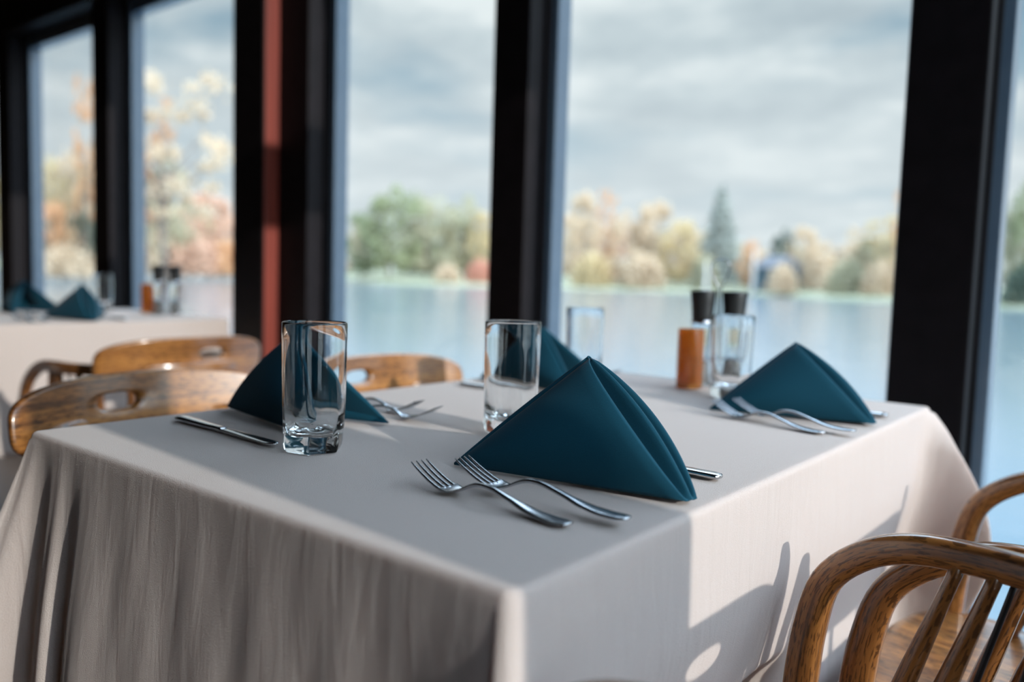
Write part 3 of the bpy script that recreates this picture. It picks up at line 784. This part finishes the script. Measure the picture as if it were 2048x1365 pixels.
def make_rack():
    root = empty('condiment_rack'); r = .0016
    b = MB()
    def wire(pts, mb=b, rad=r):
        P = catmull(pts, 8); mb.sweep(P, Vector((.31, .95, .1)).normalized(), 2*rad, 2*rad, 8, 2)
    # x: along the pair. two base rings, centre stem
    for cx in (-.031, .031):
        ring = [(cx+.0235*math.cos(a), .0235*math.sin(a), .052) for a in [2*math.pi*k/16 for k in range(17)]]; wire(ring)
        ring = [(cx+.0235*math.cos(a), .0235*math.sin(a), .0018) for a in [2*math.pi*k/16 for k in range(17)]]; wire(ring)
        for a in (math.pi/2, -math.pi/2): wire([(cx+.0235*math.cos(a), .0235*math.sin(a), .0018), (cx+.0235*math.cos(a), .0235*math.sin(a), .052)])
    b.build('cradle', M['rackwire'], root)
    b = MB()
    P = catmull([(-.003, 0, .002), (-.003, 0, .06), (-.003, 0, .14), (-.003, 0, .190), (-.0055, 0, .200), (-.0145, 0, .2200), (-.0175, 0, .238), (-.0110, 0, .2490), (0, 0, .2515), (.0110, 0, .2490), (.0175, 0, .238), (.0145, 0, .2200), (.0055, 0, .200), (.003, 0, .190), (.003, 0, .14), (.003, 0, .06), (.003, 0, .002)], 8)
    b.sweep(P, Vector((0, 1, 0)), .0034, .0034, 8, 2); b.build('handle_loop', M['rackwire'], root)
    b = MB()
    for s_ in (1,):
        P = catmull([(.0545, 0, .052), (.060, -.004, .050), (.064, -.006, .07), (.066, -.006, .095), (.061, -.006, .108), (.056, -.004, .100), (.0555, -.002, .080), (.0555, 0, .002)], 8)
        b.sweep(P, Vector((0, 1, 0)), .0030, .0030, 8, 2)
    b.build('menu_clip', M['rackwire'], root)
    return root
GG = 'black-capped grinders in the wire racks'
CX, CY, CR = -.386, 1.128, R(-35)
rk = make_rack(); rk.location = (CX, CY, Z0); rk.rotation_euler = (0, 0, -CR); tag(rk, 'chrome wire condiment rack with loop handle on the pink table', 'rack')
ux, uy = math.cos(-CR), math.sin(-CR)
g0 = make_grinder()
g0.location = (CX-.031*ux, CY-.031*uy, Z0+.0005); tag(g0, 'black-capped clear grinder on the pink table, left one behind the amber cylinder', 'grinder', GG)
g1 = copy_tree(g0); g1.location = (CX+.031*ux, CY+.031*uy, Z0+.0005); tag(g1, 'black-capped clear grinder on the pink table, right one behind the tumbler', 'grinder', GG)
C2X, C2Y = X2-.335, 1.265
rk2 = copy_tree(rk); rk2.location = (C2X, C2Y, Z2T); rk2.rotation_euler = (0, 0, R(80)); tag(rk2, 'blurred wire condiment rack on the rear table at the left', 'rack')
ux, uy = math.cos(R(80)), math.sin(R(80))
g2 = copy_tree(g0); g2.location = (C2X-.031*ux, C2Y-.031*uy, Z2T+.0005); tag(g2, 'blurred black-capped grinder on the rear table, nearer one', 'grinder', GG)
g3 = copy_tree(g0); g3.location = (C2X+.031*ux, C2Y+.031*uy, Z2T+.0005); tag(g3, 'blurred black-capped grinder on the rear table, nearer the window', 'grinder', GG)

# ------------------------------------------------------------ the lake and its far shore
WZ = -1.5
b = MB(); b.box((-900, 1.9, WZ-.3), (900, 900, WZ)); b.box((1.5, -700, WZ-.3), (900, 1.9, WZ))
struct(b.build('floor_water', M['water'], smooth=False))
bpy.data.objects['floor_water'].name = 'lake_water'
def polar(px, dist):
    az = yaw+math.atan((px-1024)/1662.4); return (CAM.x+dist*math.sin(az), CAM.y+dist*math.cos(az))
shore = [(-900, 210), (-500, 230), (-100, 260), (250, 270), (480, 250), (680, 185), (760, 160), (980, 160), (1100, 170), (1300, 168), (1480, 165), (1800, 140), (2100, 120), (2500, 100)]
b = MB(); rows = []
for px, d in [(x, y) for x, y in shore]:
    if px > 2300: px = 2300
    rows.append([(*polar(px, d), WZ-.3), (*polar(px, d+.5), WZ+.35), (*polar(px, d+14), WZ+1.2), (*polar(px, d+60), WZ+2.2), (*polar(px, d+260), WZ+3)])
b.grid(rows); bank = b.build('shore_bank', M['grass']); struct(bank)
tag(bank, 'low grassy bank along the far side of the lake', 'lake shore')

def crown_mesh(kind, seed):
    rnd = random.Random(seed); b = MB(); vs = []; fs = []
    def leafq(c, s):
        u = Vector((rnd.gauss(0, 1), rnd.gauss(0, 1), rnd.gauss(0, 1))).normalized(); w = u.orthogonal().normalized(); q = u.cross(w)
        o = len(vs)
        for a, bb in ((-1, -.6), (.2, -.8), (1, 0), (.2, .8), (-1, .6)): vs.append(c+w*a*s+q*bb*s)
        fs.append((o, o+1, o+2, o+3, o+4))
    if kind == 'round':
        cl = []
        for _ in range(44):
            z = rnd.uniform(.16, .95); rad = .46*math.sin(math.pi*min(1, (z-.08)/.92))**.6
            a = rnd.uniform(0, 6.28); r = rad*rnd.uniform(.3, 1.05)
            cl.append((Vector((r*math.cos(a), r*math.sin(a), z)), rnd.uniform(.06, .14)))
        for _ in range(2600):
            c, s = rnd.choice(cl); d = Vector((rnd.gauss(0, 1), rnd.gauss(0, 1), rnd.gauss(0, .8))).normalized()*s*rnd.uniform(.6, 1.05)
            leafq(c+d, rnd.uniform(.014, .026))
    elif kind == 'conifer':
        for _ in range(2400):
            z = .1+.9*(1-math.sqrt(rnd.random()))**.9; layer = (z*14) % 1; rad = (.30*(1-z)+.015)*(.65+.45*(1-layer)); a = rnd.uniform(0, 6.28); r = rad*rnd.uniform(.35, 1)
            leafq(Vector((r*math.cos(a), r*math.sin(a), z-r*.25)), rnd.uniform(.010, .02))
    elif kind == 'sparse':
        cl = []
        for _ in range(42):
            a = rnd.uniform(0, 6.28); z = rnd.uniform(.30, .98); r = rnd.uniform(.1, .44)*(1.1-abs(z-.65))
            cl.append((Vector((r*math.cos(a), r*math.sin(a), z)), rnd.uniform(.03, .08)))
        for _ in range(2000):
            c, s = rnd.choice(cl); d = Vector((rnd.gauss(0, 1), rnd.gauss(0, 1), rnd.gauss(0, .5)))*s*.6
            leafq(c+d, rnd.uniform(.010, .018))
    elif kind == 'bush':
        for _ in range(1500):
            a = rnd.uniform(0, 6.28); t = rnd.random(); el = math.acos(rnd.uniform(0, 1)); r = rnd.uniform(.75, 1.05)
            leafq(Vector((.75*r*math.sin(el)*math.cos(a), .75*r*math.sin(el)*math.sin(a), .95*r*math.cos(el)+.03))*(.85+.2*math.sin(a*5)*.5), rnd.uniform(.03, .06))
    me = bpy.data.meshes.new('foliage_'+kind); me.from_pydata([tuple(v) for v in vs], [], fs); return me
def trunk_mesh(kind, seed):
    rnd = random.Random(seed); b = MB()
    def limb(A, B, r0_, r1_, bend):
        mid = (A+B)/2+Vector((rnd.uniform(-1, 1), rnd.uniform(-1, 1), 0))*bend
        P = catmull([A, mid, B], 3); n_ = len(P); w = [2*(r0_+(r1_-r0_)*i/(n_-1)) for i in range(n_)]
        b.sweep(P, Vector((1, .1, 0)) if abs((B-A).normalized().x) < .8 else Vector((0, 1, 0)), w, w, 6, 2)
        return P
    if kind == 'conifer': limb(Vector((0, 0, -.03)), Vector((0, 0, .96)), .016, .003, 0)
    elif kind == 'bush':
        for k in range(5): limb(Vector((0, 0, -.05)), Vector((rnd.uniform(-.3, .3), rnd.uniform(-.3, .3), .6)), .02, .006, .03)
    else:
        P = limb(Vector((0, 0, -.03)), Vector((rnd.uniform(-.03, .03), 0, .62)), .022, .010, .02)
        for k in range(11 if kind != 'bare' else 22):
            z = rnd.uniform(.22, .60); a = rnd.uniform(0, 6.28); l = rnd.uniform(.18, .40)
            A = Vector((0, 0, z)); B = A+Vector((l*math.cos(a), l*math.sin(a), rnd.uniform(.12, .34)))
            Q = limb(A, B, .008, .002, .04)
            for q in range(3 if kind == 'sparse' else 4 if kind == 'bare' else 1):
                c = Q[rnd.randrange(2, len(Q))]; limb(c, c+Vector((rnd.uniform(-.12, .12), rnd.uniform(-.12, .12), rnd.uniform(.03, .14))), .003, .001, .01)
    me_o = b.build('trunk_'+kind, M['bark']); me = me_o.data; bpy.data.objects.remove(me_o); return me
CM = {}; TM = {}
for k in ('round', 'conifer', 'sparse', 'bush'):
    CM[k] = [crown_mesh(k, s) for s in range(3)]; TM[k] = [trunk_mesh(k, s) for s in range(3)]
    for me in CM[k]: me.materials.append(M['leaf_green'])
TM['bare'] = [trunk_mesh('bare', s) for s in range(3)]
cnt = [0]
def tree(px, top, dist, wid, kind, leaf, label, base=.6, bark='bark'):
    """px: bearing, top: how high it rises above the eye line as a slope (x1662), wid: width in the same unit"""
    x, y = polar(px, dist); rg = math.atan((px-1024)/1662.4); dd = dist*math.cos(rg)
    h = (CAM.z - WZ - base) + top*dd/1662; w = wid*dd/1662
    cnt[0] += 1; v = cnt[0] % 3
    nm = {'round': 'broadleaf_tree', 'conifer': 'conifer_tree', 'sparse': 'broadleaf_tree', 'bush': 'shrub', 'bare': 'bare_tree'}[kind]
    root = empty(nm, (x, y, WZ+base), cnt[0]*1.7)
    ws = {'round': .92, 'conifer': .6, 'sparse': .9, 'bush': 1.5, 'bare': .8}[kind]
    root.scale = (w/ws, w/ws, h)
    parts = []
    if kind != 'bare':
        f = bpy.data.objects.new('foliage', CM[kind][v]); COL.objects.link(f); f.parent = root
        f.material_slots[0].link = 'OBJECT'; f.material_slots[0].material = M['leaf_'+leaf]
    t = bpy.data.objects.new('trunk', TM[kind][v]); COL.objects.link(t); t.parent = root
    t.material_slots[0].link = 'OBJECT'; t.material_slots[0].material = M[bark]
    tag(root, label, 'shrub' if kind == 'bush' else 'tree', 'trees on the far shore')
T = [
 (775, 165, 172, 150, 'round', 'green', 'rounded green tree left in the third window, tallest there'),
 (720, 110, 176, 90, 'round', 'green', 'green tree at the left edge of the third window'),
 (850, 150, 178, 130, 'round', 'sage', 'sage green tree in the middle of the third window'),
 (925, 150, 184, 110, 'round', 'sage', 'sage tree against the left edge of the middle mullion'),
 (960, 120, 182, 80, 'round', 'yellow', 'yellowish tree just left of the middle mullion'),
 (955, 34, 166, 60, 'bush', 'red', 'salmon red shrub on the bank left of the middle mullion'),
 (890, 22, 164, 60, 'bush', 'tan', 'pale tan shrub at the waterline below the sage tree'),
 (1160, 165, 180, 80, 'round', 'tan', 'tall pale tan tree right of the middle mullion'),
 (1205, 172, 190, 50, 'sparse', 'orange', 'thin orange topped tree right of the middle mullion'),
 (1250, 130, 182, 90, 'round', 'tan', 'tan autumn tree left of the large window centre'),
 (1300, 150, 186, 110, 'round', 'tan', 'broad tan tree in the centre of the large window'),
 (1355, 120, 180, 90, 'round', 'yellow', 'yellow tan tree left of the blue-green conifer'),
 (1280, 60, 174, 110, 'bush', 'tan', 'low tan thicket under the broad tan tree'),
 (1180, 55, 174, 90, 'bush', 'yellow', 'low yellow thicket beside the middle mullion'),
 (1430, 195, 182, 150, 'conifer', 'blue', 'tall blue-green conifer above the condiment rack'),
 (1405, 60, 172, 60, 'bush', 'sage', 'grey green shrub below the blue-green conifer'),
 (1460, 90, 186, 60, 'bare', 'tan', 'bare grey tree right of the blue-green conifer'),
 (1492, 82, 172, 45, 'round', 'orange', 'small bright orange tree right of the conifer'),
 (1555, 105, 174, 55, 'round', 'dark', 'dark green tree beside the slate-coloured house'),
 (1600, 110, 172, 70, 'round', 'tan', 'tan tree right of the dark green tree'),
 (1650, 118, 176, 85, 'bare', 'tan', 'bare grey branched tree in the right of the large window'),
 (1640, 70, 168, 90, 'bush', 'tan', 'grey tan thicket at the foot of the bare tree'),
 (1705, 110, 160, 80, 'sparse', 'tan', 'sparse tan tree near the right post'),
 (1735, 95, 158, 80, 'round', 'sage', 'muted olive tree near the right post'),
 (1765, 145, 156, 90, 'sparse', 'yellow', 'yellow leaved tree left of the right post'),
 (1800, 185, 152, 60, 'sparse', 'orange', 'orange topped tree touching the right post'),
 (1760, 60, 152, 90, 'bush', 'tan', 'low brown thicket left of the right post'),
 (1900, 160, 150, 120, 'round', 'sage', 'olive tree mostly behind the right post'),
 (2015, 160, 132, 70, 'round', 'sage', 'olive tree at the left of the right-hand window strip'),
 (2050, 235, 130, 80, 'round', 'green', 'tall green tree at the right picture edge'),
 (2040, 60, 128, 90, 'bush', 'dark', 'dark green shrub at the right picture edge'),
 (330, 375, 110, 270, 'sparse', 'tan', 'large thin-leaved golden tree in the second window'),
 (290, 330, 118, 120, 'sparse', 'orange', 'orange leaved tree at the left side of the second window'),
 (330, 210, 150, 120, 'round', 'sage', 'pale green tree low in the second window'),
 (415, 140, 160, 110, 'round', 'pink', 'russet tree beside the left edge of the big post'),
 (380, 70, 150, 140, 'bush', 'pink', 'russet thicket behind the rear table grinders'),
 (450, 60, 152, 90, 'bush', 'orange', 'orange thicket against the big post'),
 (310, 80, 150, 90, 'bush', 'tan', 'pale tan thicket at the left of the second window'),
 (120, 205, 120, 110, 'round', 'yellow', 'yellow green tree in the leftmost full window'),
 (165, 230, 118, 100, 'round', 'tan', 'tan tree at the right of the leftmost full window'),
 (175, 360, 106, 60, 'sparse', 'orange', 'orange sprigged tree top beside the leftmost mullion'),
 (100, 120, 112, 100, 'round', 'orange', 'low orange tree in the leftmost full window'),
 (160, 110, 110, 70, 'round', 'dark', 'dark shrubby tree in the leftmost full window'),
 (20, 170, 116, 110, 'round', 'yellow', 'yellow tree at the left picture edge'),
 (130, 40, 108, 140, 'bush', 'tan', 'tan thicket at the waterline of the leftmost window'),
 (705, 90, 200, 90, 'round', 'tan', 'pale distant tree at the far left of the third window'),
 (820, 95, 205, 130, 'round', 'green', 'distant green tree behind the tallest green tree'),
 (900, 110, 206, 120, 'round', 'green', 'distant green tree behind the sage trees'),
 (975, 100, 200, 90, 'round', 'tan', 'distant tan tree behind the middle mullion'),
 (1140, 120, 206, 110, 'round', 'tan', 'distant pale tree right of the middle mullion, behind the thin orange one'),
 (1225, 105, 210, 120, 'round', 'pink', 'distant russet tree behind the tan trees'),
 (1330, 100, 212, 130, 'round', 'tan', 'distant tan tree behind the broad tan tree'),
 (1395, 90, 210, 110, 'round', 'tan', 'distant pale tree left behind the conifer'),
 (1470, 75, 206, 90, 'round', 'sage', 'distant grey green tree right behind the conifer'),
 (1520, 62, 202, 100, 'round', 'tan', 'distant tan tree behind the slate house'),
 (1585, 70, 200, 100, 'round', 'sage', 'distant olive tree behind the dark green tree'),
 (1650, 85, 200, 120, 'round', 'tan', 'distant tan tree behind the bare tree'),
 (1690, 60, 156, 90, 'bush', 'sage', 'grey green thicket between the bare tree and the right post'),
 (1720, 90, 190, 110, 'round', 'tan', 'distant tan tree left behind the right post'),
 (1785, 110, 186, 110, 'round', 'yellow', 'distant yellow tree behind the right post edge'),
 (1560, 45, 158, 70, 'bush', 'tan', 'brown thicket at the waterline right of the slate house'),
 (240, 150, 170, 130, 'round', 'tan', 'distant tan tree behind the second mullion'),
 (360, 130, 178, 150, 'round', 'yellow', 'distant yellow tree low in the second window'),
 (440, 110, 180, 110, 'round', 'pink', 'distant russet tree behind the big post'),
 (60, 110, 150, 120, 'round', 'tan', 'distant tan tree behind the leftmost mullion'),
 (140, 150, 150, 130, 'round', 'tan', 'distant tan tree low in the leftmost full window'),
]
for a in T: tree(*a)
# slate house between the conifer and the dark tree, and two pale posts on the bank
hx, hy_ = polar(1548, 168); house = empty('lake_house', (hx, hy_, WZ+.6), -R(28)); tag(house, 'small slate-blue house on the far shore below the dark green tree', 'house')
b = MB(); b.box((-3.2, -3, 0), (3.2, 3, 4.6)); b.build('walls', M['siding'], house, smooth=False)
b = MB(); vs = [(-3.6, -3.4, 4.6), (3.6, -3.4, 4.6), (3.6, 3.4, 4.6), (-3.6, 3.4, 4.6), (-3.6, 0, 7), (3.6, 0, 7)]
b.add(vs, [(0, 1, 5, 4), (2, 3, 4, 5), (0, 4, 3), (1, 2, 5), (0, 3, 2, 1)]); b.build('roof', M['roofing'], house, smooth=False)
for xx in (-1.6, 1.2):
    b = MB(); b.box((xx, -3.06, 1.4), (xx+1, -2.98, 2.8)); b.build('window', M['pane'], house, smooth=False)
for i, (px, hh, lb) in enumerate(((1501, 8.2, 'pale upright post on the far shore right of the orange tree'), (1408, 5.5, 'pale upright post on the far shore below the conifer'))):
    x, y = polar(px, 163); b = MB(); b.lathe([(.34, 0), (.36, .5), (.26, hh*.6), (.2, hh), (.05, hh+.1)], 12)
    o = b.build('shore_post', M['bark_pale']); o.location = (x, y, WZ+.35); tag(o, lb, 'post')
